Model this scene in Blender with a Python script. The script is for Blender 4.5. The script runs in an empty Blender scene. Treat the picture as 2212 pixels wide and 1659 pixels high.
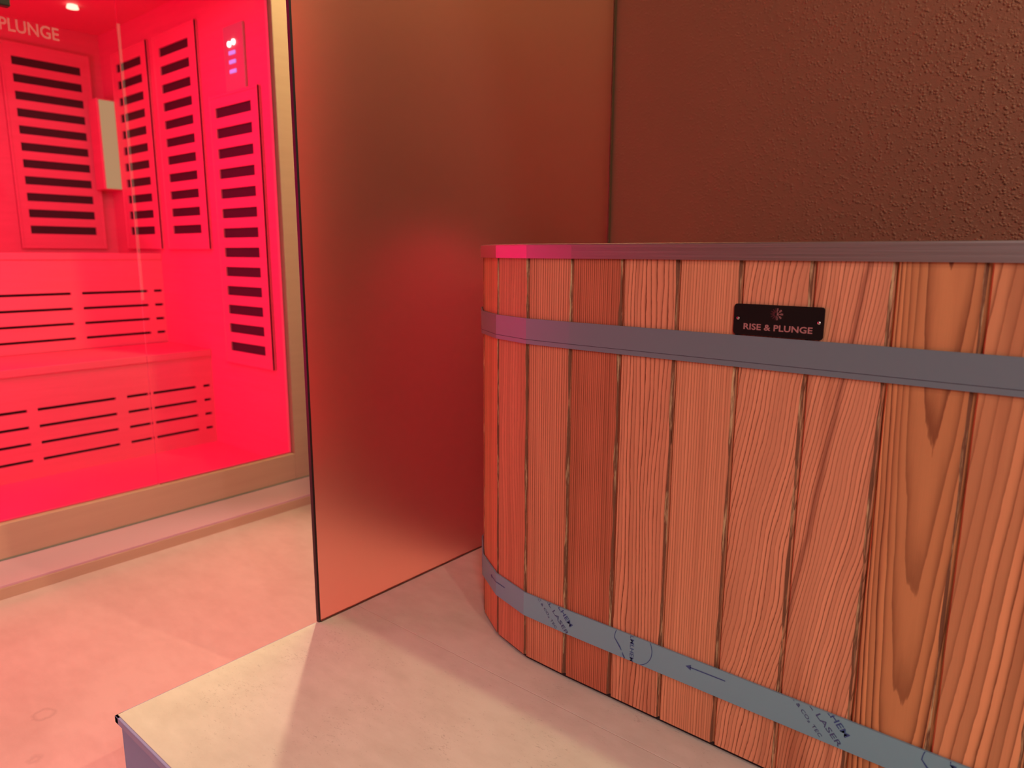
import bpy, bmesh, math, random
from mathutils import Vector, Matrix
random.seed(4)
SC = bpy.context.scene
COL = SC.collection
R = math.radians

# ------------------------------------------------------------------ camera
cam_d = bpy.data.cameras.new('camera')
cam = bpy.data.objects.new('camera', cam_d)
COL.objects.link(cam)
cam_d.sensor_width = 36.0
cam_d.lens = 1512.4 / 2212 * 36.0
cam_d.clip_start = 0.02
cam.matrix_world = (Matrix.Translation((0, 0, 0.75)) @ Matrix.Rotation(R(39.6), 4, 'Z')
                    @ Matrix.Rotation(R(90 - 10.472), 4, 'X') @ Matrix.Rotation(R(0.29), 4, 'Z'))
cam_d.dof.use_dof = True
cam_d.dof.focus_distance = 1.15
cam_d.dof.aperture_fstop = 4.2
SC.camera = cam

# ------------------------------------------------------------------ world, light, exposure
SC.view_settings.view_transform = 'Standard'
SC.view_settings.look = 'None'
SC.view_settings.exposure = 0.0
SC.view_settings.gamma = 1.0
SC.view_settings.use_curve_mapping = False
SC.cycles.use_denoising = True
SC.cycles.max_bounces = 8
SC.cycles.diffuse_bounces = 5
SC.cycles.glossy_bounces = 4
SC.cycles.transparent_max_bounces = 8
SC.cycles.caustics_reflective = False
SC.cycles.caustics_refractive = True
SC.cycles.sample_clamp_indirect = 4.0

world = bpy.data.worlds.new('world')
SC.world = world
world.use_nodes = True
world.node_tree.nodes['Background'].inputs[0].default_value = (0.8, 0.62, 0.5, 1)
world.node_tree.nodes['Background'].inputs[1].default_value = 0.02


def lamp(name, kind, loc, color, power, size=0.03, target=None, **kw):
    d = bpy.data.lights.new(name, kind)
    d.color = color
    d.energy = power
    if kind == 'AREA':
        d.shape = 'RECTANGLE'
        d.size, d.size_y = size
    else:
        d.shadow_soft_size = size
    for k, v in kw.items():
        setattr(d, k, v)
    o = bpy.data.objects.new(name, d)
    COL.objects.link(o)
    o.location = loc
    if target is not None:
        v = Vector(target) - Vector(loc)
        o.rotation_euler = v.to_track_quat('-Z', 'Y').to_euler()
    return o


# ceiling downlight over the aisle between sauna and partition
lamp('aisle_downlight', 'SPOT', (-1.75, 1.32, 2.38), (1.0, 0.76, 0.52), 106, 0.022,
     target=(-1.34, 0.45, -0.17), spot_size=R(56), spot_blend=0.45)
# unseen strip added to turn the aisle's upper back wall gold
lamp('aisle_gold_fill', 'AREA', (-1.60, 1.70, 2.40), (0.92, 1.0, 0.42), 30, (0.9, 0.05),
     target=(-1.65, 1.86, 1.6))
# ceiling downlight straight above the tub
lamp('tub_downlight', 'SPOT', (1.0, 1.189, 2.38), (1.0, 0.86, 0.50), 78, 0.03,
     target=(0.1, 1.1, 0), spot_size=R(150), spot_blend=0.7)
# ceiling downlight over the step, at the camera's side
lamp('step_downlight', 'SPOT', (-0.45, 0.05, 2.38), (1.0, 0.84, 0.60), 30, 0.05,
     target=(-0.55, 0.15, 0), spot_size=R(46), spot_blend=0.8)
# ceiling downlight off to the right; the round end of the tub keeps its light off the corner by the partition
lamp('right_downlight', 'SPOT', (1.5, -0.19, 2.38), (1.0, 0.84, 0.66), 45, 0.03,
     target=(-0.6, 0.8, 0.2), spot_size=R(100), spot_blend=0.6)
# soft fill added at the front right, with no visible source
lamp('front_right_fill', 'AREA', (1.3, -1.25, 1.9), (1.0, 0.87, 0.88), 32, (0.5, 1.2),
     target=(-0.5, 0.9, 0.3))
# red light panel of the sauna on its left wall and the strip under its ceiling
lamp('sauna_red_panel', 'AREA', (-2.85, -0.42, 0.62), (1.0, 0.0, 0.17), 29, (0.7, 1.2),
     target=(-2.75, 1.5, 0.55))
lamp('sauna_red_strip', 'AREA', (-2.60, 0.55, 1.76), (1.0, 0.0, 0.17), 21, (1.1, 0.25),
     target=(-2.55, 0.55, 0))

# ------------------------------------------------------------------ materials
def nodes_of(m):
    m.use_nodes = True
    return m.node_tree.nodes, m.node_tree.links


def mat(name, color, rough=0.6, metal=0.0, spec=0.5, emit=None, estr=0.0, aniso=0.0):
    m = bpy.data.materials.new(name)
    n, l = nodes_of(m)
    b = n['Principled BSDF']
    b.inputs['Base Color'].default_value = (*color, 1)
    b.inputs['Roughness'].default_value = rough
    b.inputs['Metallic'].default_value = metal
    b.inputs['Specular IOR Level'].default_value = spec
    b.inputs['Anisotropic'].default_value = aniso
    if emit:
        b.inputs['Emission Color'].default_value = (*emit, 1)
        b.inputs['Emission Strength'].default_value = estr
    return m


def add(n, t, **kw):
    x = n.new(t)
    for k, v in kw.items():
        setattr(x, k, v)
    return x


def math_node(n, l, op, a, b=None, clamp=False):
    x = n.new('ShaderNodeMath')
    x.operation = op
    x.use_clamp = clamp
    for i, v in enumerate((a, b)):
        if v is None:
            continue
        if isinstance(v, (int, float)):
            x.inputs[i].default_value = v
        else:
            l.new(v, x.inputs[i])
    return x.outputs[0]


def mix_rgb(n, l, fac, a, b, blend='MIX'):
    x = n.new('ShaderNodeMix')
    x.data_type = 'RGBA'
    x.blend_type = blend
    for i, v in ((0, fac), (6, a), (7, b)):
        if isinstance(v, (int, float)):
            x.inputs[i].default_value = v
        elif isinstance(v, tuple):
            x.inputs[i].default_value = (*v, 1)
        else:
            l.new(v, x.inputs[i])
    return x.outputs[2]


def noise(n, l, vec, scale, detail=2.0, rough=0.5, dims='3D'):
    x = n.new('ShaderNodeTexNoise')
    x.noise_dimensions = dims
    x.inputs['Scale'].default_value = scale
    x.inputs['Detail'].default_value = detail
    x.inputs['Roughness'].default_value = rough
    l.new(vec, x.inputs['Vector'])
    return x.outputs['Fac']


def mapping(n, l, vec, scale=(1, 1, 1), loc=(0, 0, 0)):
    x = n.new('ShaderNodeMapping')
    x.inputs['Scale'].default_value = scale
    x.inputs['Location'].default_value = loc
    l.new(vec, x.inputs['Vector'])
    return x.outputs[0]


def ramp(n, l, fac, stops):
    x = n.new('ShaderNodeValToRGB')
    e = x.color_ramp.elements
    while len(e) < len(stops):
        e.new(0.5)
    for i, (p, c) in enumerate(stops):
        e[i].position = p
        e[i].color = (*c, 1) if len(c) == 3 else c
    l.new(fac, x.inputs[0])
    return x.outputs[0]


def bump(n, l, height, strength, dist, bsdf):
    x = n.new('ShaderNodeBump')
    x.inputs['Strength'].default_value = strength
    x.inputs['Distance'].default_value = dist
    l.new(height, x.inputs['Height'])
    l.new(x.outputs[0], bsdf.inputs['Normal'])


def cedar(name, A=200.0, B=0.0, xc=0.045, Cz=0.0, wob=0.6, wz=3.0, wx=12.0, jag=0.15, seed=0.0,
          base=(0.56, 0.27, 0.135), late=(0.15, 0.040, 0.016), strength=0.75, sharp=3.0, heart=0.25, band=0.10, streak=None):
    """Flat or vertical grain: growth-ring field A*x - B*(x-xc)^2 + C*z + wobble, dark late wood at each ring."""
    m = bpy.data.materials.new(name)
    base = (base[0] * 1.27, base[1] * 1.04, base[2] * 1.02)
    n, l = nodes_of(m)
    b = n['Principled BSDF']
    tc = n.new('ShaderNodeTexCoord').outputs['Object']
    vec = mapping(n, l, tc, (1, 1, 1), (seed * 1.7, seed * 0.3, seed * 2.3))
    sep = n.new('ShaderNodeSeparateXYZ')
    l.new(tc, sep.inputs[0])
    x, z = sep.outputs[0], sep.outputs[2]
    f = math_node(n, l, 'MULTIPLY', x, A)
    if B:
        dx = math_node(n, l, 'SUBTRACT', x, xc)
        f = math_node(n, l, 'SUBTRACT', f, math_node(n, l, 'MULTIPLY', math_node(n, l, 'MULTIPLY', dx, dx), B))
    if Cz:
        f = math_node(n, l, 'ADD', f, math_node(n, l, 'MULTIPLY', z, Cz))
    w1 = noise(n, l, mapping(n, l, vec, (wx, 1, wz)), 1.0, 2.0, 0.45)
    f = math_node(n, l, 'ADD', f, math_node(n, l, 'MULTIPLY', math_node(n, l, 'SUBTRACT', w1, 0.5), wob * 8))
    w2 = noise(n, l, mapping(n, l, vec, (170, 1, 26)), 1.0, 3.0, 0.6)
    f = math_node(n, l, 'ADD', f, math_node(n, l, 'MULTIPLY', math_node(n, l, 'SUBTRACT', w2, 0.5), jag * 4))
    fr = math_node(n, l, 'FRACT', f)
    line = math_node(n, l, 'POWER', fr, sharp)
    soft = math_node(n, l, 'SUBTRACT', 1.0, math_node(n, l, 'POWER', fr, 40.0))   # soft falling edge
    line = math_node(n, l, 'MULTIPLY', line, soft)
    # each ring its own darkness
    ring_id = math_node(n, l, 'FLOOR', f)
    wn = n.new('ShaderNodeTexWhiteNoise')
    wn.noise_dimensions = '1D'
    l.new(ring_id, wn.inputs['W'])
    k = math_node(n, l, 'ADD', math_node(n, l, 'MULTIPLY', wn.outputs[0], 0.7), 0.45)
    fac = math_node(n, l, 'MULTIPLY', math_node(n, l, 'MULTIPLY', line, k), strength * 1.45, clamp=True)
    # broad colour drift and fine fibre streaks
    drift = noise(n, l, mapping(n, l, vec, (16, 1, 2.2)), 1.0, 2.0)
    c0 = mix_rgb(n, l, drift, tuple(v * 0.80 for v in base), tuple(min(1, v * q) for v, q in zip(base, (1.12, 1.2, 1.26))))
    fib = noise(n, l, mapping(n, l, vec, (900, 1, 9)), 1.0, 2.0, 0.6)
    c1 = mix_rgb(n, l, math_node(n, l, 'MULTIPLY', fib, 0.30), c0, tuple(v * 0.6 for v in base))
    hz = noise(n, l, mapping(n, l, vec, (30, 1, 1.6), (3, 0, 8)), 1.0, 1.0)
    hz = ramp(n, l, hz, [(0.52, (0, 0, 0)), (0.68, (1, 1, 1))])
    c1 = mix_rgb(n, l, math_node(n, l, 'MULTIPLY', hz, heart), c1, (0.38, 0.12, 0.055))
    tone = math_node(n, l, 'ADD', math_node(n, l, 'MULTIPLY', wn.outputs[0], 2 * band), 1.0 - band)
    tcol = n.new('ShaderNodeCombineColor')
    for q in range(3):
        l.new(tone, tcol.inputs[q])
    c1 = mix_rgb(n, l, 1.0, c1, tcol.outputs[0], 'MULTIPLY')
    if streak:                                # dark heart streak running aslant through the board
        sx0, sz0, sk, sw = streak
        lean = math_node(n, l, 'ADD', math_node(n, l, 'MULTIPLY', math_node(n, l, 'SUBTRACT', z, sz0), sk), sx0)
        wv = noise(n, l, mapping(n, l, tc, (1, 1, 9)), 1.0, 2.0)
        lean = math_node(n, l, 'ADD', lean, math_node(n, l, 'MULTIPLY', math_node(n, l, 'SUBTRACT', wv, 0.5), 0.012))
        dd = math_node(n, l, 'DIVIDE', math_node(n, l, 'SUBTRACT', x, lean), sw)
        g = math_node(n, l, 'DIVIDE', 1.0, math_node(n, l, 'ADD', 1.0, math_node(n, l, 'POWER', math_node(n, l, 'ABSOLUTE', dd), 3.0)))
        c1 = mix_rgb(n, l, math_node(n, l, 'MULTIPLY', g, 0.62), c1, (0.20, 0.055, 0.03))
    c2 = mix_rgb(n, l, fac, c1, late)
    l.new(c2, b.inputs['Base Color'])
    b.inputs['Roughness'].default_value = 0.55
    b.inputs['Specular IOR Level'].default_value = 0.25
    h = math_node(n, l, 'ADD', math_node(n, l, 'MULTIPLY', fac, -0.6), math_node(n, l, 'MULTIPLY', fib, 0.35))
    bump(n, l, h, 0.35, 0.0008, b)
    return m


def torn_edge():
    """Arris of the staves: pale torn fibre broken by plain cedar."""
    m = bpy.data.materials.new('torn_cedar_edge')
    n, l = nodes_of(m)
    b = n['Principled BSDF']
    tc = n.new('ShaderNodeTexCoord').outputs['Object']
    info = n.new('ShaderNodeObjectInfo').outputs['Random']
    cmb = n.new('ShaderNodeCombineXYZ')
    l.new(math_node(n, l, 'MULTIPLY', info, 37.0), cmb.inputs[2])
    va = n.new('ShaderNodeVectorMath')
    va.operation = 'ADD'
    l.new(tc, va.inputs[0])
    l.new(cmb.outputs[0], va.inputs[1])
    v = va.outputs[0]
    a = noise(n, l, mapping(n, l, v, (160, 160, 11)), 1.0, 4.0, 0.65)
    a = ramp(n, l, a, [(0.51, (0, 0, 0)), (0.63, (1, 1, 1))])
    fine = noise(n, l, mapping(n, l, v, (600, 600, 120)), 1.0, 3.0, 0.7)
    pale = mix_rgb(n, l, fine, (0.52, 0.28, 0.12), (0.82, 0.55, 0.30))
    l.new(mix_rgb(n, l, a, (0.21, 0.075, 0.035), pale), b.inputs['Base Color'])
    b.inputs['Roughness'].default_value = 0.8
    bump(n, l, fine, 0.8, 0.002, b)
    return m


def steel(name, base=(0.62, 0.60, 0.58), rough=0.32, grain=(4, 400, 400), metal=1.0, amount=0.25):
    m = mat(name, base, rough, metal)
    n, l = nodes_of(m)
    b = n['Principled BSDF']
    tc = n.new('ShaderNodeTexCoord').outputs['Object']
    g = noise(n, l, mapping(n, l, tc, grain), 1.0, 2.0, 0.6)
    r = math_node(n, l, 'ADD', math_node(n, l, 'MULTIPLY', math_node(n, l, 'SUBTRACT', g, 0.5), amount), rough)
    l.new(r, b.inputs['Roughness'])
    c = mix_rgb(n, l, g, tuple(v * 0.93 for v in base), tuple(min(1, v * 1.05) for v in base))
    l.new(c, b.inputs['Base Color'])
    return m


def microcement(name, c_lo, c_hi, rough, pits=True, stains=()):
    m = bpy.data.materials.new(name)
    n, l = nodes_of(m)
    b = n['Principled BSDF']
    tc = n.new('ShaderNodeTexCoord').outputs['Object']
    big = noise(n, l, tc, 3.2, 4.0, 0.6)
    mid = noise(n, l, mapping(n, l, tc, (14, 30, 14)), 1.0, 4.0, 0.65)
    f = math_node(n, l, 'ADD', math_node(n, l, 'MULTIPLY', big, 0.6), math_node(n, l, 'MULTIPLY', mid, 0.4))
    c = ramp(n, l, f, [(0.36, c_lo), (0.62, c_hi)])
    for (cx, cy, rad, wid, amt) in stains:       # a ring left by a bucket foot
        vm = n.new('ShaderNodeVectorMath')
        vm.operation = 'DISTANCE'
        w = noise(n, l, tc, 90.0, 3.0)
        l.new(mapping(n, l, tc, (1, 1, 0)), vm.inputs[0])
        vm.inputs[1].default_value = (cx, cy, 0)
        d = math_node(n, l, 'ADD', vm.outputs['Value'], math_node(n, l, 'MULTIPLY', math_node(n, l, 'SUBTRACT', w, 0.5), 0.012))
        d = math_node(n, l, 'ABSOLUTE', math_node(n, l, 'SUBTRACT', d, rad))
        d = math_node(n, l, 'SUBTRACT', 1.0, math_node(n, l, 'DIVIDE', d, wid), clamp=True)
        c = mix_rgb(n, l, math_node(n, l, 'MULTIPLY', d, amt), c, tuple(v * 0.55 for v in c_lo))
    hgt = mid
    if pits:
        p = noise(n, l, mapping(n, l, tc, (150, 330, 150)), 1.0, 4.0, 0.7)
        where = noise(n, l, mapping(n, l, tc, (9, 9, 9), (4, 1, 0)), 1.0, 3.0, 0.6)
        p = math_node(n, l, 'ADD', p, math_node(n, l, 'MULTIPLY', math_node(n, l, 'SUBTRACT', where, 0.5), 0.35))
        pm = ramp(n, l, p, [(0.63, (0, 0, 0)), (0.70, (1, 1, 1))])
        c = mix_rgb(n, l, math_node(n, l, 'MULTIPLY', pm, 0.42), c, tuple(v * 0.5 for v in c_lo))
        hgt = math_node(n, l, 'SUBTRACT', math_node(n, l, 'MULTIPLY', mid, 0.5), pm)
    l.new(c, b.inputs['Base Color'])
    b.inputs['Roughness'].default_value = rough
    b.inputs['Specular IOR Level'].default_value = 0.4
    bump(n, l, hgt, 0.22, 0.0015, b)
    return m


def stucco():
    m = bpy.data.materials.new('brown_stucco')
    n, l = nodes_of(m)
    b = n['Principled BSDF']
    tc = n.new('ShaderNodeTexCoord').outputs['Object']
    warp = n.new('ShaderNodeTexVoronoi')
    warp.inputs['Scale'].default_value = 150.0
    warp.inputs['Randomness'].default_value = 1.0
    l.new(tc, warp.inputs['Vector'])
    a = math_node(n, l, 'SUBTRACT', 0.62, warp.outputs['Distance'], clamp=True)
    a = math_node(n, l, 'MULTIPLY', a, ramp(n, l, noise(n, l, tc, 70.0, 2.0), [(0.42, (0, 0, 0)), (0.62, (1, 1, 1))]))
    a = math_node(n, l, 'MULTIPLY', a, 1.5)
    f = noise(n, l, tc, 260.0, 2.0, 0.6)
    big = noise(n, l, tc, 2.4, 3.0, 0.55)
    hgt = math_node(n, l, 'ADD', a, math_node(n, l, 'MULTIPLY', f, 0.18))
    c = mix_rgb(n, l, big, (0.19, 0.068, 0.040), (0.23, 0.082, 0.048))
    l.new(c, b.inputs['Base Color'])
    b.inputs['Roughness'].default_value = 0.62
    b.inputs['Specular IOR Level'].default_value = 0.3
    sx = n.new('ShaderNodeSeparateXYZ')      # trowelled smoother towards the corner
    l.new(tc, sx.inputs[0])
    mr = n.new('ShaderNodeMapRange')
    mr.inputs['From Min'].default_value = -0.95
    mr.inputs['From Max'].default_value = 0.25
    mr.inputs['To Min'].default_value = 0.12
    l.new(sx.outputs[0], mr.inputs['Value'])
    hgt = math_node(n, l, 'MULTIPLY', hgt, mr.outputs[0])
    bump(n, l, hgt, 1.0, 0.0042, b)
    return m


def sauna_wood():
    m = bpy.data.materials.new('red_tinted_sauna_wood')
    n, l = nodes_of(m)
    b = n['Principled BSDF']
    tc = n.new('ShaderNodeTexCoord').outputs['Object']
    g = noise(n, l, mapping(n, l, tc, (3, 3, 60)), 1.0, 3.0, 0.6)
    c = mix_rgb(n, l, g, (0.72, 0.16, 0.21), (0.84, 0.20, 0.27))  # the red of the lamps is mixed into the wood's base colour
    l.new(c, b.inputs['Base Color'])
    b.inputs['Roughness'].default_value = 0.55
    b.inputs['Specular IOR Level'].default_value = 0.25
    return m


def frame_wood():
    m = bpy.data.materials.new('sauna_front_timber')
    n, l = nodes_of(m)
    b = n['Principled BSDF']
    tc = n.new('ShaderNodeTexCoord').outputs['Object']
    g = noise(n, l, mapping(n, l, tc, (70, 3, 40)), 1.0, 3.0, 0.6)
    c = mix_rgb(n, l, g, (0.58, 0.31, 0.23), (0.66, 0.37, 0.28))
    l.new(c, b.inputs['Base Color'])
    b.inputs['Roughness'].default_value = 0.5
    return m


def clear_glass(name, gloss=0.05, tint=(0.97, 0.98, 0.98)):
    m = bpy.data.materials.new(name)
    n, l = nodes_of(m)
    out = n['Material Output']
    n.remove(n['Principled BSDF'])
    t = n.new('ShaderNodeBsdfTransparent')
    t.inputs[0].default_value = (*tint, 1)
    g = n.new('ShaderNodeBsdfGlossy')
    g.inputs['Roughness'].default_value = 0.02
    fr = n.new('ShaderNodeFresnel')
    fr.inputs[0].default_value = 1.18
    mx = n.new('ShaderNodeMixShader')
    l.new(fr.outputs[0], mx.inputs[0])
    l.new(t.outputs[0], mx.inputs[1])
    l.new(g.outputs[0], mx.inputs[2])
    l.new(mx.outputs[0], out.inputs[0])
    return m


def veil(name, color, alpha):
    """Thin translucent vinyl or seal on glass."""
    m = bpy.data.materials.new(name)
    n, l = nodes_of(m)
    b = n['Principled BSDF']
    b.inputs['Base Color'].default_value = (*color, 1)
    b.inputs['Roughness'].default_value = 0.5
    b.inputs['Alpha'].default_value = alpha
    return m


def frosted():
    """Sand-blasted bronze-tinted glass: rough refraction with some diffuse transmission."""
    m = bpy.data.materials.new('frosted_bronze_glass')
    n, l = nodes_of(m)
    b = n['Principled BSDF']
    b.inputs['Base Color'].default_value = (0.88, 0.47, 0.42, 1)
    b.inputs['Roughness'].default_value = 0.41
    b.inputs['Transmission Weight'].default_value = 1.0
    b.inputs['IOR'].default_value = 1.32
    tr = n.new('ShaderNodeBsdfTranslucent')
    tr.inputs[0].default_value = (0.70, 0.50, 0.38, 1)
    mx = n.new('ShaderNodeMixShader')
    mx.inputs[0].default_value = 0.02
    l.new(b.outputs[0], mx.inputs[1])
    l.new(tr.outputs[0], mx.inputs[2])
    l.new(mx.outputs[0], n['Material Output'].inputs[0])
    return m


M_TORN = torn_edge()
M_PARTITION = frosted()
M_RIM = steel('brushed_steel_rim', (0.40, 0.375, 0.37), 0.44, (3, 3, 700))
M_FILM = mat('blue_grey_film_on_steel', (0.22, 0.42, 0.53), 0.45, 0.4, 0.5)
M_FILM_PLAIN = mat('grey_film_on_steel', (0.19, 0.27, 0.31), 0.42, 0.4, 0.5)
M_STEEL_BACK = mat('bare_hoop_steel', (0.40, 0.39, 0.40), 0.40, 0.7)
M_LINER = mat('tub_liner_steel', (0.55, 0.55, 0.55), 0.3, 1.0)
M_INK = mat('blue_ink', (0.035, 0.075, 0.24), 0.55)
M_INK_THIN = mat('faded_blue_ink', (0.055, 0.075, 0.20), 0.55)
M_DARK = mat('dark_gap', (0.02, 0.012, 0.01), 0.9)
M_PLATE = mat('black_plate', (0.006, 0.004, 0.004), 0.45, 0.0, 0.25)
M_PLATE_INK = mat('plate_lettering_rose', (0.36, 0.16, 0.15), 0.5)
M_PLATE_DIM = mat('plate_emblem_maroon', (0.07, 0.008, 0.012), 0.5)
M_SCREW = mat('screw_steel', (0.75, 0.72, 0.68), 0.2, 1.0)
M_SEAL = mat('black_edge_seal', (0.012, 0.006, 0.006), 0.5)
M_TRIM = mat('corner_trim_bronze', (0.10, 0.065, 0.03), 0.4, 0.3)
M_PLATFORM = microcement('platform_microcement', (0.50, 0.51, 0.41), (0.61, 0.63, 0.52), 0.75)
M_PLATFACE = mat('platform_riser_paint', (0.22, 0.35, 0.57), 0.55)
M_FLOOR = microcement('floor_microcement', (0.60, 0.335, 0.345), (0.70, 0.41, 0.425), 0.30, pits=False,
                      stains=[(-1.538, 0.378, 0.018, 0.006, 0.30), (-1.405, 0.322, 0.008, 0.008, 0.25)])
M_STUCCO = stucco()
M_WALL = mat('room_paint', (0.42, 0.33, 0.27), 0.8)
M_CEIL = mat('ceiling_paint', (0.55, 0.47, 0.40), 0.85)
M_SAUNA = sauna_wood()
M_FRAME = frame_wood()
M_LEDGE = mat('sill_laminate', (0.70, 0.34, 0.44), 0.2, 0.0, 0.5)
M_HEAT = mat('black_heating_element', (0.035, 0.02, 0.02), 0.7)
M_SLOT = mat('vent_slot_black', (0.03, 0.012, 0.012), 0.9)
M_GLASS = clear_glass('sauna_glass')
M_VINYL = veil('frosted_vinyl', (0.9, 0.75, 0.75), 0.22)
M_STRIP = veil('clear_door_seal', (0.9, 0.8, 0.85), 0.065)
M_LAMP = mat('lamp_diffuser', (0.03, 0.025, 0.02), 0.6, emit=(1.0, 0.60, 0.30), estr=0.42)
M_BULB = mat('ceiling_spot_lens', (0.9, 0.8, 0.7), 0.4, emit=(1.0, 0.72, 0.48), estr=1.6)
M_WHITE_LED = mat('display_white', (0.6, 0.9, 0.85), 0.4, emit=(0.62, 1.0, 0.92), estr=2.2)
M_BLUE_LED = mat('display_violet', (0.3, 0.3, 0.7), 0.4, emit=(0.36, 0.30, 0.95), estr=0.75)
M_KEYPAD = mat('keypad_fascia', (0.50, 0.30, 0.26), 0.4)
M_CLAMP = mat('black_glass_clamp', (0.03, 0.035, 0.03), 0.4, 0.2)

# ------------------------------------------------------------------ helpers
def new_obj(name, bm, m, parent=None, smooth=False, loc=(0, 0, 0), rot=None):
    me = bpy.data.meshes.new(name)
    bmesh.ops.recalc_face_normals(bm, faces=bm.faces[:])
    bm.to_mesh(me)
    bm.free()
    for mm in (m if isinstance(m, (list, tuple)) else [m]):
        me.materials.append(mm)
    if smooth:
        for p in me.polygons:
            p.use_smooth = True
    o = bpy.data.objects.new(name, me)
    COL.objects.link(o)
    o.location = loc
    if rot:
        o.rotation_euler = rot
    if parent:
        o.parent = parent
    return o


def empty(name, loc, label, cat, group=None):
    o = bpy.data.objects.new(name, None)
    COL.objects.link(o)
    o.location = loc
    o.empty_display_size = 0.1
    o['label'] = label
    o['category'] = cat
    if group:
        o['group'] = group
    return o


def tag(o, label, cat, group=None):
    o['label'] = label
    o['category'] = cat
    if group:
        o['group'] = group
    return o


def box(bm, x0, x1, y0, y1, z0, z1, bev=0.0, seg=2):
    r = bmesh.ops.create_cube(bm, size=1.0)
    vs = r['verts']
    for v in vs:
        v.co = Vector(((x0 + x1) / 2 + v.co.x * (x1 - x0), (y0 + y1) / 2 + v.co.y * (y1 - y0),
                       (z0 + z1) / 2 + v.co.z * (z1 - z0)))
    if bev > 0:
        es = list({e for v in vs for e in v.link_edges})
        bmesh.ops.bevel(bm, geom=es, offset=bev, segments=seg, profile=0.5, affect='EDGES')
    return vs


def boxes(name, lst, m, parent=None, bev=0.0, off=(0, 0, 0)):
    """One mesh from a list of world-space boxes, stored relative to its parent's place."""
    bm = bmesh.new()
    for b in lst:
        x0, x1, y0, y1, z0, z1 = b
        box(bm, x0 - off[0], x1 - off[0], y0 - off[1], y1 - off[1], z0 - off[2], z1 - off[2], bev)
    return new_obj(name, bm, m, parent)


def structure(o):
    o['kind'] = 'structure'
    return o


def prism(bm, pts, z0, z1):
    """Closed 2-D outline raised along z."""
    lo = [bm.verts.new((x, y, z0)) for x, y in pts]
    hi = [bm.verts.new((x, y, z1)) for x, y in pts]
    bm.faces.new(lo[::-1])
    bm.faces.new(hi)
    k = len(pts)
    for i in range(k):
        bm.faces.new((lo[i], lo[(i + 1) % k], hi[(i + 1) % k], hi[i]))

# ------------------------------------------------------------------ room shell
FZ, CZ = -0.17, 2.45
structure(boxes('floor', [(-4.5, 2.6, -2.4, 2.1, FZ - 0.08, FZ)], M_FLOOR))
structure(boxes('wall_back', [(-4.5, 2.6, 1.855, 2.0, FZ, CZ)], M_STUCCO))
structure(boxes('wall_left', [(-4.6, -4.45, -2.4, 1.855, FZ, CZ)], M_WALL))
structure(boxes('wall_right', [(2.45, 2.6, -2.4, 1.855, FZ, CZ)], M_WALL))
structure(boxes('wall_front', [(-4.5, 2.6, -2.5, -2.35, FZ, CZ)], M_WALL))
structure(boxes('ceiling', [(-4.5, 2.6, -2.4, 2.0, CZ, CZ + 0.08)], M_CEIL))

# ------------------------------------------------------------------ raised platform
PX, PY = -1.161, 0.386
pf = empty('raised_platform', (0.6, 1.1, FZ), 'beige microcement platform with violet-grey riser under the wooden tub', 'platform')
off = (0.6, 1.1, FZ)
boxes('slab', [(PX, 2.44, PY, 0.8715, -0.020, 0.0), (PX, 2.44, 0.8727, 1.85, -0.020, 0.0)], M_PLATFORM, pf, 0.0008, off)
boxes('seam_filler', [(PX + 0.002, 2.44, 0.8710, 0.8732, -0.018, -0.0006)], mat('grout', (0.44, 0.38, 0.30), 0.9), pf, 0, off)
boxes('riser', [(PX + 0.003, 2.44, PY + 0.003, 1.85, FZ, -0.020)], M_PLATFACE, pf, 0.0, off)
boxes('edge_profile', [(PX - 0.003, 2.44, PY - 0.004, PY + 0.01, -0.0135, -0.0012),
                       (PX - 0.003, PX + 0.01, PY - 0.004, 0.77, -0.0135, -0.0012),
                       (PX + 0.001, 2.44, PY + 0.0005, PY + 0.01, -0.0165, -0.0135)],
      mat('edge_profile_violet_grey', (0.22, 0.34, 0.55), 0.4, 0.2), pf, 0.001, off)

# ------------------------------------------------------------------ partition panel
pp = empty('partition_panel', (-1.159, 1.31, 0), 'tall frosted glass partition panel between sauna and wooden tub', 'partition')
off = (-1.159, 1.31, 0)
boxes('sheet', [(-1.1625, -1.155, 0.779, 1.846, 0.0015, 2.44)], M_PARTITION, pp, 0.0004, off)
boxes('edge_seal', [(-1.1635, -1.1552, 0.7745, 0.779, 0.0, 2.44)], M_SEAL, pp, 0.0, off)
boxes('bottom_seal', [(-1.160, -1.1535, 0.779, 1.846, 0.0, 0.0022)], mat('brown_sealant', (0.10, 0.035, 0.018), 0.6), pp, 0.0, off)
boxes('corner_channel', [(-1.161, -1.1525, 1.846, 1.8545, 0.0, 2.44)], M_TRIM, pp, 0.0, off)

# ------------------------------------------------------------------ cedar tub
TR, LX, LY = 0.34, 1.3097, 0.10
TX, TY = -0.70, 0.942                       # where the straight front begins
PERIM = 2 * LX + 2 * LY + 2 * math.pi * TR
NST = 53
SW = PERIM / NST
S0 = 0.046


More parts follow.
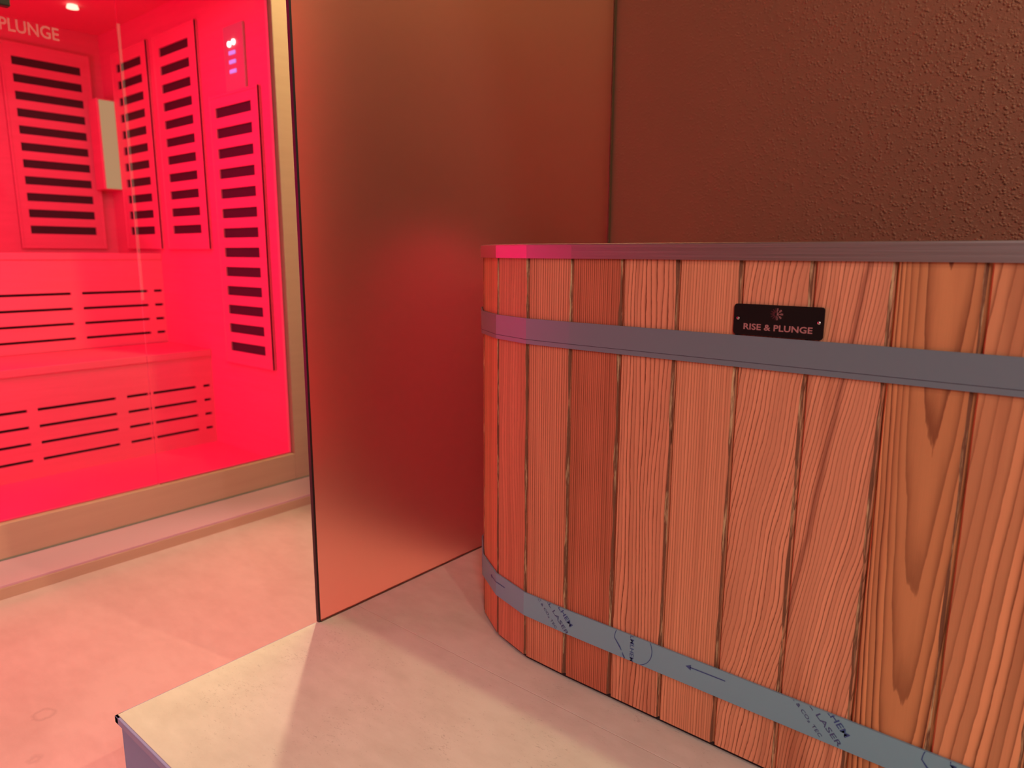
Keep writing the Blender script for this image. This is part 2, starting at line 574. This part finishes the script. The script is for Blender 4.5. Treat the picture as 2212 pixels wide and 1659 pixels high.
def path(s):
    """Outer line of the tub: s=0 at the left end of its straight front, growing to the right. -> point, outward normal."""
    s %= PERIM
    q = math.pi * TR / 2
    if s < LX:
        return (TX + s, TY), (0, -1)
    s -= LX
    if s < q:
        a = s / TR
        return (TX + LX + TR * math.sin(a), TY + TR - TR * math.cos(a)), (math.sin(a), -math.cos(a))
    s -= q
    if s < LY:
        return (TX + LX + TR, TY + TR + s), (1, 0)
    s -= LY
    if s < q:
        a = s / TR
        return (TX + LX + TR * math.cos(a), TY + TR + LY + TR * math.sin(a)), (math.cos(a), math.sin(a))
    s -= q
    if s < LX:
        return (TX + LX - s, TY + 2 * TR + LY), (0, 1)
    s -= LX
    if s < q:
        a = s / TR
        return (TX - TR * math.sin(a), TY + TR + LY + TR * math.cos(a)), (-math.sin(a), math.cos(a))
    s -= q
    if s < LY:
        return (TX - TR, TY + TR + LY - s), (-1, 0)
    s -= LY
    a = s / TR
    return (TX - TR * math.cos(a), TY + TR - TR * math.sin(a)), (-math.cos(a), -math.sin(a))


CORNERS = []                                # polygon corner (stave joints) with mitred outward direction
for k in range(NST):
    p, _ = path(S0 + k * SW)
    p0, _ = path(S0 + (k - 1) * SW)
    p1, _ = path(S0 + (k + 1) * SW)
    d0 = Vector((p[0] - p0[0], p[1] - p0[1])).normalized()
    d1 = Vector((p1[0] - p[0], p1[1] - p[1])).normalized()
    n0, n1 = Vector((d0.y, -d0.x)), Vector((d1.y, -d1.x))
    mdir = (n0 + n1).normalized()
    CORNERS.append((Vector(p), mdir / max(0.3, mdir.dot(n0))))


def on_band(s, z, out):
    """Point on the faceted outer face, arc position s."""
    t = (s - S0) / SW
    k = math.floor(t)
    f = t - k
    a, na = CORNERS[k % NST]
    b, nb = CORNERS[(k + 1) % NST]
    p = (a + na * out).lerp(b + nb * out, f)
    return Vector((p.x, p.y, z))


def ring(bm, prof, fine=False):
    """Sweep a closed (outward, z) profile round the tub."""
    rows = []
    for c, nrm in CORNERS:
        rows.append([bm.verts.new((c.x + nrm.x * o, c.y + nrm.y * o, z)) for o, z in prof])
    k = len(prof)
    for i in range(NST):
        a, b = rows[i], rows[(i + 1) % NST]
        for j in range(k):
            bm.faces.new((a[j], b[j], b[(j + 1) % k], a[(j + 1) % k]))


tub = empty('plunge_tub', (-0.045, 1.332, 0.0), 'oval cedar stave plunge tub with grey metal hoops and steel rim', 'tub')
TOFF = Vector((-0.045, 1.332, 0.0))

GRAIN = {   # visible staves by joint number counted from the left, then a few everyday boards
    -4: dict(A=130, wob=0.4, seed=11, strength=0.4, base=(0.52, 0.24, 0.12)),
    -3: dict(A=90, wob=0.3, seed=12, strength=0.3, base=(0.54, 0.26, 0.13)),
    -2: dict(A=120, wob=0.5, seed=1, strength=0.35, base=(0.50, 0.23, 0.12)),
    -1: dict(A=210, wob=0.30, wz=1.2, wx=6, seed=2, strength=0.75, base=(0.57, 0.27, 0.14), jag=0.06),
    0: dict(A=260, wob=0.25, wz=0.8, wx=20, seed=3, strength=0.95, base=(0.47, 0.17, 0.085), jag=0.05, heart=0.5),
    1: dict(A=150, wob=0.55, wz=3.2, wx=16, seed=4, strength=1.0, base=(0.58, 0.29, 0.15), jag=0.10, sharp=5, heart=0.6),
    2: dict(A=250, wob=0.50, wz=1.5, wx=24, seed=5, strength=0.55, base=(0.60, 0.31, 0.155), jag=0.08),
    3: dict(A=170, Cz=-22, wob=0.75, wz=4.5, wx=9, seed=6, strength=1.0, base=(0.60, 0.31, 0.16), jag=0.12, sharp=6),
    4: dict(streak=(0.036, 0.52, 0.128, 0.0036), A=200, Cz=-26, wob=0.75, wz=3.6, wx=10, seed=7, strength=1.0, base=(0.62, 0.32, 0.165), jag=0.08, sharp=6, heart=0.7),
    5: dict(A=0, B=-1900, xc=0.056, Cz=-5.6, wob=0.14, wz=4, wx=46, jag=0.05, seed=8, strength=1.0,
            base=(0.57, 0.295, 0.115), late=(0.13, 0.030, 0.012), sharp=2.6, band=0.16, heart=0.35),
    6: dict(A=75, B=-150, xc=0.0, Cz=-6.5, wob=0.16, wz=2.4, wx=7, jag=0.05, seed=9, strength=0.85,
            base=(0.60, 0.31, 0.135), late=(0.17, 0.045, 0.016), sharp=4.5, band=0.22, heart=0.3),
    7: dict(A=120, Cz=-8, wob=0.5, seed=10, strength=0.7, base=(0.57, 0.28, 0.14), sharp=4),
}
M_STAVE = {k: cedar('cedar_board', **v) for k, v in GRAIN.items()}
M_SPARE = [cedar('cedar_board', A=a, wob=w, seed=s, strength=0.7) for a, w, s in ((180, 0.4, 21), (120, 0.6, 22), (240, 0.3, 23))]

for i in range(-4, NST - 4):
    k = i % NST
    a, _ = CORNERS[k]
    b, _ = CORNERS[(k + 1) % NST]
    d = b - a
    w = d.length
    ang = math.atan2(d.y, d.x)
    g = 0.0020
    dep = 0.036
    rnd = random.Random(i * 7 + 3)
    nz = 34
    zb, zt = 0.0080, 0.750
    cl, cr = 0.0018, 0.0026
    ph1, ph2 = rnd.uniform(0, 6), rnd.uniform(0, 6)
    bm = bmesh.new()
    rows = []
    for j in range(nz + 1):
        z = zb + (zt - zb) * j / nz
        jr = 0.0009 * math.sin(z * 31 + ph1) + 0.0006 * math.sin(z * 83 + ph2) + rnd.uniform(-0.0006, 0.0006)
        jl = 0.0003 * math.sin(z * 27 + ph2) + rnd.uniform(-0.0002, 0.0002)
        cR, cL = cr + jr, cl + jl
        prof = [(g, cL * 1.8), (g + cL, 0), (w - g - cR, 0), (w - g, cR * 1.5), (w - g, 0.0056), (w - 0.0001, 0.0057),
                (w - 0.004, dep), (0.004, dep), (0.0001, 0.0057), (g, 0.0056)]
        rows.append([bm.verts.new((x, y, z)) for x, y in prof])
    for j in range(nz):
        for q in range(10):
            f = bm.faces.new((rows[j][q], rows[j][(q + 1) % 10], rows[j + 1][(q + 1) % 10], rows[j + 1][q]))
            f.material_index = 1 if q == 2 else 0
    bm.faces.new(rows[0][::-1])
    bm.faces.new(rows[-1])
    m = M_STAVE.get(i, M_SPARE[i % 3])
    new_obj('stave', bm, [m, M_TORN], tub, loc=(a.x - TOFF.x, a.y - TOFF.y, 0), rot=(0, 0, ang))


def ring_obj(name, prof, m, parent):
    bm = bmesh.new()
    ring(bm, prof)
    for v in bm.verts:
        v.co -= TOFF
    return new_obj(name, bm, m, parent)


rim = ring_obj('rim', [(0.0045, 0.7440), (0.0048, 0.7655), (0.0042, 0.7672), (0.0028, 0.7680), (-0.048, 0.7685),
                       (-0.0495, 0.7660), (-0.0495, 0.7400), (-0.046, 0.7400), (-0.046, 0.7510), (0.0015, 0.7510), (0.0015, 0.7440)], M_RIM, tub)
ring_obj('liner', [(-0.040, 0.750), (-0.040, 0.06), (-0.044, 0.06), (-0.044, 0.750)], M_LINER, tub)
bm = bmesh.new()
prism(bm, [tuple(c - nrm * 0.037) for c, nrm in CORNERS], 0.06, 0.085)
for v in bm.verts:
    v.co -= TOFF
new_obj('tub_floor', bm, M_LINER, tub)
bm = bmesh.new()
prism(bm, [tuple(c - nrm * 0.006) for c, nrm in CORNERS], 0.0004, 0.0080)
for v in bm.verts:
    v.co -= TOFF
new_obj('base_ring', bm, M_DARK, tub)  # near-black colour paints the shadow gap under the staves

hoop_mid = ring_obj('hoop', [(0.0012, 0.5985), (0.0042, 0.5985), (0.0042, 0.6425), (0.0012, 0.6425)], M_FILM_PLAIN, tub)
ring_obj('film_edge', [(0.0040, 0.6058), (0.0044, 0.6058), (0.0044, 0.6066), (0.0040, 0.6066)],
         mat('film_edge_shadow', (0.05, 0.05, 0.07), 0.7), hoop_mid)
hoop_low = ring_obj('hoop', [(0.0012, 0.0915), (0.0042, 0.0915), (0.0042, 0.1370), (0.0012, 0.1370)], M_FILM, tub)

# ---- printed marks on the film of the lower hoop
HZ0, HZ1 = 0.0920, 0.1366


def text_2d(body, size, bold=0.0, spacing=1.0, width=None):
    """Flat lettering as a bmesh: baseline on y=0 from x=0, capital height = size; optionally stretched to a width."""
    c = bpy.data.curves.new('t', 'FONT')
    c.body = body
    c.size = 1.0
    c.offset = bold
    c.space_character = spacing
    c.resolution_u = 3
    o = bpy.data.objects.new('t', c)
    COL.objects.link(o)
    dg = bpy.context.evaluated_depsgraph_get()
    me = bpy.data.meshes.new_from_object(o.evaluated_get(dg))
    bm = bmesh.new()
    bm.from_mesh(me)
    bpy.data.objects.remove(o)
    bpy.data.curves.remove(c)
    bpy.data.meshes.remove(me)
    x0 = min(v.co.x for v in bm.verts)
    x1 = max(v.co.x for v in bm.verts)
    k = size / 0.729
    kx = k if width is None else width / (x1 - x0)
    for v in bm.verts:
        v.co = Vector(((v.co.x - x0) * kx, v.co.y * k, 0))
    return bm


def clip(bm, z0=HZ0, z1=HZ1):
    for co, no in (((0, z0, 0), (0, -1, 0)), ((0, z1, 0), (0, 1, 0))):
        bmesh.ops.bisect_plane(bm, geom=bm.verts[:] + bm.edges[:] + bm.faces[:], plane_co=co, plane_no=no, clear_outer=True)
    return bm


def wrap(bm, out=0.0046):
    for s in [S0 + k * SW for k in range(-8, 24)]:         # cut at the joints so print bends with the facets
        bmesh.ops.bisect_plane(bm, geom=bm.verts[:] + bm.edges[:] + bm.faces[:], plane_co=(s, 0, 0), plane_no=(1, 0, 0))
    for v in bm.verts:
        v.co = on_band(v.co.x, v.co.y, out) - TOFF
    return bm


def place(bm, u, z, ang):
    c, s = math.cos(R(ang)), math.sin(R(ang))
    for v in bm.verts:
        x, y = v.co.x, v.co.y
        v.co = Vector((u + c * x - s * y, z + s * x + c * y, 0))
    return bm


def stroke(bm, pts, widths):
    """Flat ribbon of varying width through 2-D points."""
    L, Rr = [], []
    for i, p in enumerate(pts):
        a = Vector(pts[max(i - 1, 0)])
        b = Vector(pts[min(i + 1, len(pts) - 1)])
        d = (b - a).normalized()
        nrm = Vector((-d.y, d.x)) * widths[i] / 2
        L.append(bm.verts.new((p[0] + nrm.x, p[1] + nrm.y, 0)))
        Rr.append(bm.verts.new((p[0] - nrm.x, p[1] - nrm.y, 0)))
    for i in range(len(pts) - 1):
        bm.faces.new((L[i], L[i + 1], Rr[i + 1], Rr[i]))


def u_(x):
    return x - TX


PER, DZ = 0.4515, 0.0036
for rep in range(-1, 4):
    du, dz = rep * PER, rep * DZ
    # arrow
    bm = bmesh.new()
    y = 0.1226
    stroke(bm, [(u_(-0.3581), y + 0.0006), (u_(-0.4150), y)], [0.0017, 0.0017])
    t = [bm.verts.new((u_(a), b, 0)) for a, b in ((-0.4224, y - 0.0002), (-0.4135, y + 0.0046), (-0.4135, y - 0.0046))]
    bm.faces.new(t)
    for v in bm.verts:
        v.co += Vector((du, dz, 0))
    new_obj('arrow_print', wrap(clip(bm)), M_INK, hoop_low)
    # upright word in the round badge
    bm = place(text_2d('LMLHEM', 0.0075, 0.004, 1.0, 0.0465), u_(-0.5208) + du, 0.1372 + dz * 0.5, -90)
    new_obj('word_print', wrap(clip(bm)), M_INK, hoop_low)
    # badge outline
    bm = bmesh.new()
    cx, cy, rr = u_(-0.5125), 0.1215, 0.0317
    pts = [(cx + rr * math.cos(R(a)), cy + rr * math.sin(R(a))) for a in range(40, -76, -5)]
    stroke(bm, pts, [0.0011] * len(pts))
    for v in bm.verts:
        v.co += Vector((du, dz * 0.5, 0))
    new_obj('badge_ring_print', wrap(clip(bm)), M_INK, hoop_low)
    bm = bmesh.new()
    stroke(bm, [(u_(-0.5465), 0.1385), (u_(-0.5490), 0.1325), (u_(-0.5503), 0.1270), (u_(-0.5507), 0.1221), (u_(-0.5460), 0.1165), (u_(-0.5400), 0.1090), (u_(-0.5368), 0.1040)], [0.0011, 0.0011, 0.0011, 0.0014, 0.0020, 0.0026, 0.0010])
    for v in bm.verts:
        v.co += Vector((du, dz * 0.5, 0))
    new_obj('badge_leaf_print', wrap(clip(bm)), M_INK, hoop_low)
    bm = bmesh.new()
    stroke(bm, [(u_(-0.5352), 0.1010), (u_(-0.5330), 0.0965), (u_(-0.5296), 0.0905)], [0.0008, 0.0022, 0.0026])
    for v in bm.verts:
        v.co += Vector((du, dz * 0.5, 0))
    new_obj('badge_tail_print', wrap(clip(bm)), M_INK, hoop_low)
    # slanting lines of lettering
    A_ = -46.5
    bm = place(text_2d('ALMLHEM', 0.0090, 0.010, 1.0, 0.0715), u_(-0.6900) + du, 0.1590 + dz, A_)
    new_obj('word_print', wrap(clip(bm)), M_INK, hoop_low)
    bm = place(text_2d('AL LASER', 0.0076, 0.006, 1.0, 0.0740), u_(-0.6985) + du, 0.1430 + dz, A_)
    new_obj('word_print', wrap(clip(bm)), M_INK_THIN, hoop_low)
    bm = place(text_2d('C & CO\u2082 TEC', 0.0052, 0.004, 1.05, 0.0600), u_(-0.7140) + du, 0.1355 + dz, A_ + 0.5)
    new_obj('word_print', wrap(clip(bm)), M_INK_THIN, hoop_low)

# ---- black name plate
plate = empty('name_plate', (-0.3212, 0.9405, 0.6648), 'small black engraved name plate screwed above the upper hoop of the tub', 'sign')


def rounded(w, h, r, seg=5):
    pts = []
    for cx, cy, a0 in ((w / 2 - r, h / 2 - r, 0), (-w / 2 + r, h / 2 - r, 90), (-w / 2 + r, -h / 2 + r, 180), (w / 2 - r, -h / 2 + r, 270)):
        for i in range(seg + 1):
            a = R(a0 + 90 * i / seg)
            pts.append((cx + r * math.cos(a), cy + r * math.sin(a)))
    return pts


def stand_up(bm):
    """Drawing plane (x, y) -> plate face (x, z), front towards -Y."""
    for v in bm.verts:
        x, y, z = v.co
        v.co = Vector((x, -z, y))
    return bm


bm = bmesh.new()
prism(bm, rounded(0.1185, 0.0420, 0.0042), -0.0004, 0.0020)
bmesh.ops.bevel(bm, geom=[e for e in bm.edges if abs(e.verts[0].co.z - 0.002) < 1e-6 and abs(e.verts[1].co.z - 0.002) < 1e-6],
                offset=0.0004, segments=2, affect='EDGES')
pl_body = new_obj('plate', stand_up(bm), M_PLATE, plate)
bm = text_2d('RISE & PLUNGE', 0.0083, 0.022, 1.02, 0.0908)
for v in bm.verts:
    v.co += Vector((-0.0447, -0.0132, 0.0021))
new_obj('lettering', stand_up(bm), M_PLATE_INK, plate)
bm = bmesh.new()                               # half sun
for k in range(7):
    a = R(100 + k * 160 / 6)
    p0, p1 = 0.0042, 0.0082
    stroke(bm, [(p0 * math.cos(a), p0 * math.sin(a)), (p1 * math.cos(a), p1 * math.sin(a))], [0.0016, 0.0007])
pts = [(0.0034 * math.cos(R(a)), 0.0034 * math.sin(R(a))) for a in range(90, 271, 15)]
stroke(bm, pts, [0.0018] * len(pts))
for v in bm.verts:
    v.co += Vector((-0.0012, 0.0093, 0.0021))
new_obj('sun_emblem', stand_up(bm), M_PLATE_DIM, plate)
bm = bmesh.new()                               # half snowflake
for a_ in (90, 45, 0, -45, -90):
    a = R(a_)
    c, s = math.cos(a), math.sin(a)
    stroke(bm, [(0, 0), (0.0080 * c, 0.0080 * s)], [0.0006, 0.0006])
    for d in (0.0040, 0.0058):
        for sg in (38, -38):
            b = R(a_ + sg)
            q = (d * c + 0.0022 * math.cos(b), d * s + 0.0022 * math.sin(b))
            if q[0] > -0.0008:
                stroke(bm, [(d * c, d * s), q], [0.0005, 0.0005])
for v in bm.verts:
    v.co += Vector((-0.0004, 0.0093, 0.0021))
new_obj('snowflake_emblem', stand_up(bm), M_PLATE_INK, plate)
for sx in (-0.0530, 0.0533):
    bm = bmesh.new()
    bmesh.ops.create_uvsphere(bm, u_segments=16, v_segments=8, radius=0.0023)
    bm.verts.ensure_lookup_table()
    for v in bm.verts:
        v.co.z = max(v.co.z, 0) * 0.5
        v.co += Vector((sx, 0.0012, 0.0019))
    sc_o = new_obj('screw', stand_up(bm), M_SCREW, plate, smooth=True)
    bm = bmesh.new()
    stroke(bm, [(sx - 0.0012, 0.0012), (sx + 0.0012, 0.0012)], [0.0005, 0.0005])
    stroke(bm, [(sx, 0.0), (sx, 0.0024)], [0.0005, 0.0005])
    for v in bm.verts:
        v.co.z = 0.00315
    new_obj('cross_slot', stand_up(bm), M_DARK, sc_o)

# ------------------------------------------------------------------ infrared sauna
XF = -2.354                                   # front plane
YL, YR = -0.50, 1.57                          # inner faces of the side walls
XB = -4.0                                     # inner face of the back wall
SF, ST = -0.115, 1.815                        # floor, ceiling
cab = empty('sauna_cabin', (-3.2, 0.54, FZ), 'glass fronted infrared sauna cabin glowing red inside beside the aisle', 'sauna')
co = (-3.2, 0.54, FZ)


def planked(name, b, axis, m, parent, pitch=0.094):
    """Wall of tongue-and-groove boards: thin slab with shallow grooves, one mesh."""
    return boxes(name, [b], m, parent, 0, co)


boxes('floor_panel', [(XB - 0.04, XF - 0.045, YL - 0.04, YR + 0.022, FZ, SF)], M_SAUNA, cab, 0, co)
boxes('back_panel', [(XB - 0.04, XB, YL - 0.04, YR + 0.022, SF, ST)], M_SAUNA, cab, 0, co)
boxes('side_panel', [(XB, XF - 0.045, YR, YR + 0.022, SF, ST)], M_SAUNA, cab, 0, co)
boxes('side_panel', [(XB, XF - 0.045, YL - 0.04, YL, SF, ST)], M_SAUNA, cab, 0, co)
boxes('roof_panel', [(XB - 0.04, XF - 0.045, YL - 0.04, YR + 0.022, ST, ST + 0.04)], M_SAUNA, cab, 0, co)
boxes('front_post', [(XF - 0.045, XF, 1.507, 1.594, -0.131, 1.86)], M_FRAME, cab, 0.002, co)
boxes('front_post', [(XF - 0.045, XF, YL - 0.04, YL + 0.05, -0.131, 1.86)], M_FRAME, cab, 0.002, co)
boxes('bottom_rail', [(XF - 0.045, XF, YL + 0.05, 1.507, -0.1295, -0.025)], M_FRAME, cab, 0.002, co)
boxes('top_rail', [(XF - 0.045, XF, YL + 0.05, 1.507, 1.74, 1.86)], M_FRAME, cab, 0.002, co)
boxes('sill_ledge', [(XF - 0.045, -2.168, YL - 0.04, 1.594, -0.139, -0.1315)], M_LEDGE, cab, 0.001, co)
boxes('plinth', [(XF - 0.045, -2.166, YL - 0.04, 1.594, FZ, -0.139)], M_FRAME, cab, 0.001, co)
boxes('joint_strip', [(XF - 0.002, XF + 0.004, YL, 1.594, -0.1315, -0.128)], mat('grey_joint_strip', (0.20, 0.20, 0.17), 0.5), cab, 0, co)
boxes('fixed_pane', [(XF - 0.028, XF - 0.020, 0.995, 1.507, -0.025, 1.74)], M_GLASS, cab, 0, co)
door = boxes('glass_door', [(XF - 0.028, XF - 0.020, 0.30, 0.990, -0.022, 1.736)], M_GLASS, cab, 0, co)
boxes('fixed_pane', [(XF - 0.028, XF - 0.020, YL + 0.05, 0.295, -0.025, 1.74)], M_GLASS, cab, 0, co)
boxes('door_seal', [(XF - 0.0195, XF - 0.015, 0.987, 0.996, 0.60, 1.43)], M_STRIP, door, 0.001, co)
boxes('glass_clamp', [(XF - 0.034, XF - 0.008, 0.655, 0.712, 1.405, 1.46)], M_CLAMP, door, 0.003, co)
bm = text_2d('RISE & PLUNGE', 0.034, 0.02, 1.0, 0.262)
for v in bm.verts:
    x, y, _ = v.co
    v.co = Vector((XF - 0.0185 - co[0], 0.827 - 0.262 + x - co[1], 1.345 + y - co[2]))
new_obj('glass_lettering', bm, M_VINYL, door)
bm = bmesh.new()
bmesh.ops.create_cone(bm, cap_ends=True, segments=24, radius1=0.024, radius2=0.020, depth=0.014)
for v in bm.verts:
    v.co += Vector((-3.60 - co[0], 1.32 - co[1], ST - 0.008 - co[2]))
new_obj('ceiling_spot', bm, M_BULB, cab)


def slotted_front(name, X, z0, z1, slots, segs, parent, o):
    """Bench front with ventilation slots cut through: boards around the openings, one mesh."""
    Y0, Y1 = YL, YR
    h = 0.012
    lst = []
    edges = [z0] + sorted(q for s in slots for q in (s - h / 2, s + h / 2)) + [z1]
    for i in range(0, len(edges), 2):
        lst.append((X - 0.016, X, Y0, Y1, edges[i], edges[i + 1]))
    cuts = sorted(segs)
    for s in slots:
        y = Y0
        for a, b in cuts:
            if a > y:
                lst.append((X - 0.016, X, y, a, s - h / 2, s + h / 2))
            y = b
        if y < Y1:
            lst.append((X - 0.016, X, y, Y1, s - h / 2, s + h / 2))
    boxes(name, lst, M_SAUNA, parent, 0, o)
    boxes('slot_backing', [(X - 0.024, X - 0.0165, Y0 + 0.01, Y1 - 0.003, min(slots) - 0.03, max(slots) + 0.03)], M_SLOT, parent, 0, o)


def bench(label, X, Xback, ztop, zbot, slots, segs):
    o = (X - 0.2, 0.54, zbot)
    b = empty('sauna_bench', o, label, 'bench')
    seat = [(Xback + 0.001, X + 0.004, YL + 0.001, YR - 0.001, ztop - 0.03, ztop)]
    boxes('seat', seat, M_SAUNA, b, 0.002, o)
    slotted_front('front_board', X - 0.002, zbot, ztop - 0.03, slots, segs, b, o)


bench('upper sauna bench at the back, its slotted front above the lower bench', -3.509, XB, 0.748, 0.3185,
      [0.5690, 0.5020, 0.4350, 0.3685], [(-0.42, 0.10), (0.14, 0.70), (0.74, 1.165), (1.208, 1.495), (1.523, 1.563)])
bench('lower sauna bench nearest the glass, its slotted front down to the floor', -3.089, -3.505, 0.318, SF,
      [0.1520, 0.0865, 0.0210, -0.0450], [(-0.42, 0.02), (0.06, 0.44), (0.48, 0.832), (0.866, 1.150), (1.193, 1.281), (1.301, 1.491), (1.5235, 1.556)])


def heater(label, wall, a0, a1, ztop, zbot, nb, mz0, mz1, ms, p, h):
    """Slatted infrared emitter on a wall. a0..a1: openings along the wall, bars spaced p with height h."""
    if wall == 'back':
        o = (XB, (a0 + a1) / 2, zbot - mz0)
        T = lambda u0, u1, d0, d1, z0, z1: (XB + d0, XB + d1, u0, u1, z0, z1)
    else:
        o = ((a0 + a1) / 2, YR, zbot - mz0)
        T = lambda u0, u1, d0, d1, z0, z1: (u0, u1, YR - d1, YR - d0, z0, z1)
    e = empty('infrared_heater', o, label, 'heater', 'slatted infrared heaters on the sauna walls')
    t0, t1 = 0.009, 0.016
    zb, zt = zbot - mz0, ztop + mz1
    lst = [T(a0 - ms, a0, t0, t1, zb, zt), T(a1, a1 + ms, t0, t1, zb, zt),
           T(a0, a1, t0, t1, zb, zbot), T(a0, a1, t0, t1, ztop, zt)]
    for i in range(nb - 1):
        z1 = ztop - i * p - h
        lst.append(T(a0, a1, t0, t1, z1 - (p - h), z1))
    boxes('slatted_cover', lst, M_SAUNA, e, 0, o)
    boxes('cover_frame', [T(a0 - ms, a0 - ms + 0.012, 0.001, t1 + 0.002, zb, zt), T(a1 + ms - 0.012, a1 + ms, 0.001, t1 + 0.002, zb, zt),
                          T(a0 - ms + 0.012, a1 + ms - 0.012, 0.001, t1 + 0.002, zb, zb + 0.012),
                          T(a0 - ms + 0.012, a1 + ms - 0.012, 0.001, t1 + 0.002, zt - 0.012, zt)], M_SAUNA, e, 0.002, o)
    boxes('heating_element', [T(a0 - 0.01, a1 + 0.01, 0.002, 0.0085, zbot - 0.01, ztop + 0.01)], M_HEAT, e, 0, o)


heater('wide slatted heater on the back wall, left of the lit corner lamp', 'back', 1.178, 1.468, 1.643, 0.838, 11, 0.070, 0.062, 0.045, 0.0767, 0.038)
heater('slatted heater nearest the back corner, crossed by the glass door seal', 'side', -3.785, -3.515, 1.642, 0.838, 11, 0.070, 0.060, 0.055, 0.0766, 0.038)
heater('slatted heater between the glass door seal and the tall front heater', 'side', -3.330, -3.062, 1.640, 0.836, 11, 0.070, 0.060, 0.060, 0.0766, 0.038)
heater('tallest slatted heater, under the lit keypad by the front post', 'side', -2.876, -2.603, 1.333, 0.333, 13, 0.055, 0.050, 0.050, 0.0800, 0.040)

lo = (-4.0, 1.52, 1.06)
lampb = empty('corner_lamp', (-4.0, 1.52, 1.06), 'upright glowing beige lamp in the back corner of the red sauna', 'lamp')
boxes('lamp_box', [(-3.955, -3.852, 1.476, 1.569, 1.060, 1.490)], M_SAUNA, lampb, 0.004, lo)
boxes('diffuser', [(-3.852, -3.846, 1.486, 1.560, 1.064, 1.482)], M_LAMP, lampb, 0.001, lo)

ko = (-2.71, YR, 1.39)
key = empty('control_panel', ko, 'sauna keypad with white digits and violet indicators above the tall heater', 'control panel')
boxes('fascia', [(-2.785, -2.640, YR - 0.012, YR - 0.001, 1.375, 1.625)], M_KEYPAD, key, 0.002, ko)
for (x, z) in ((-2.737, 1.556), (-2.705, 1.560)):
    bm = bmesh.new()
    bmesh.ops.create_cone(bm, cap_ends=True, segments=20, radius1=0.011, radius2=0.010, depth=0.006)
    bmesh.ops.rotate(bm, verts=bm.verts[:], cent=(0, 0, 0), matrix=Matrix.Rotation(R(90), 3, 'X'))
    for v in bm.verts:
        v.co += Vector((x - ko[0], -0.0145, z - ko[2]))
    new_obj('digit_light', bm, M_WHITE_LED, key)
for z in (1.523, 1.490, 1.455):
    boxes('indicator', [(-2.744, -2.697, YR - 0.0155, YR - 0.0122, z - 0.007, z + 0.007)], M_BLUE_LED, key, 0.0012, ko)

# ------------------------------------------------------------------ red bag added at the aisle's end to redden the partition
hump_prof = [(0.0, 0.0), (0.235, 0.0), (0.275, 0.03), (0.290, 0.12), (0.292, 0.30), (0.280, 0.50), (0.250, 0.64), (0.215, 0.78),
            (0.160, 0.89), (0.095, 0.96), (0.045, 0.985), (0.0, 0.99)]
bm = bmesh.new()
SEG = 48
rows = []
for r, z in hump_prof:
    if r == 0:
        rows.append([bm.verts.new((0, 0, z))])
        continue
    row = []
    for i in range(SEG):
        a = 2 * math.pi * i / SEG
        q = r * (1 + 0.018 * math.sin(7 * a + z * 5) * min(1, z * 2) + 0.012 * math.sin(11 * a - z * 9))
        row.append(bm.verts.new((1.72 * q * math.cos(a), 0.60 * q * math.sin(a), z)))
    rows.append(row)
for a, b in zip(rows[:-1], rows[1:]):
    for i in range(SEG):
        k = (i + 1) % SEG
        if len(a) == 1:
            bm.faces.new((a[0], b[k], b[i]))
        elif len(b) == 1:
            bm.faces.new((a[i], a[k], b[0]))
        else:
            bm.faces.new((a[i], a[k], b[k], b[i]))
hump = new_obj('added_red_hump', bm, mat('crimson_glow_tint', (0.30, 0.004, 0.06), 0.85), smooth=True, loc=(-1.705, 1.625, FZ))  # added shape; its crimson stands in for red light behind the panel
tag(hump, 'dark red rounded bag added for the red glow behind the frosted partition', 'hump')
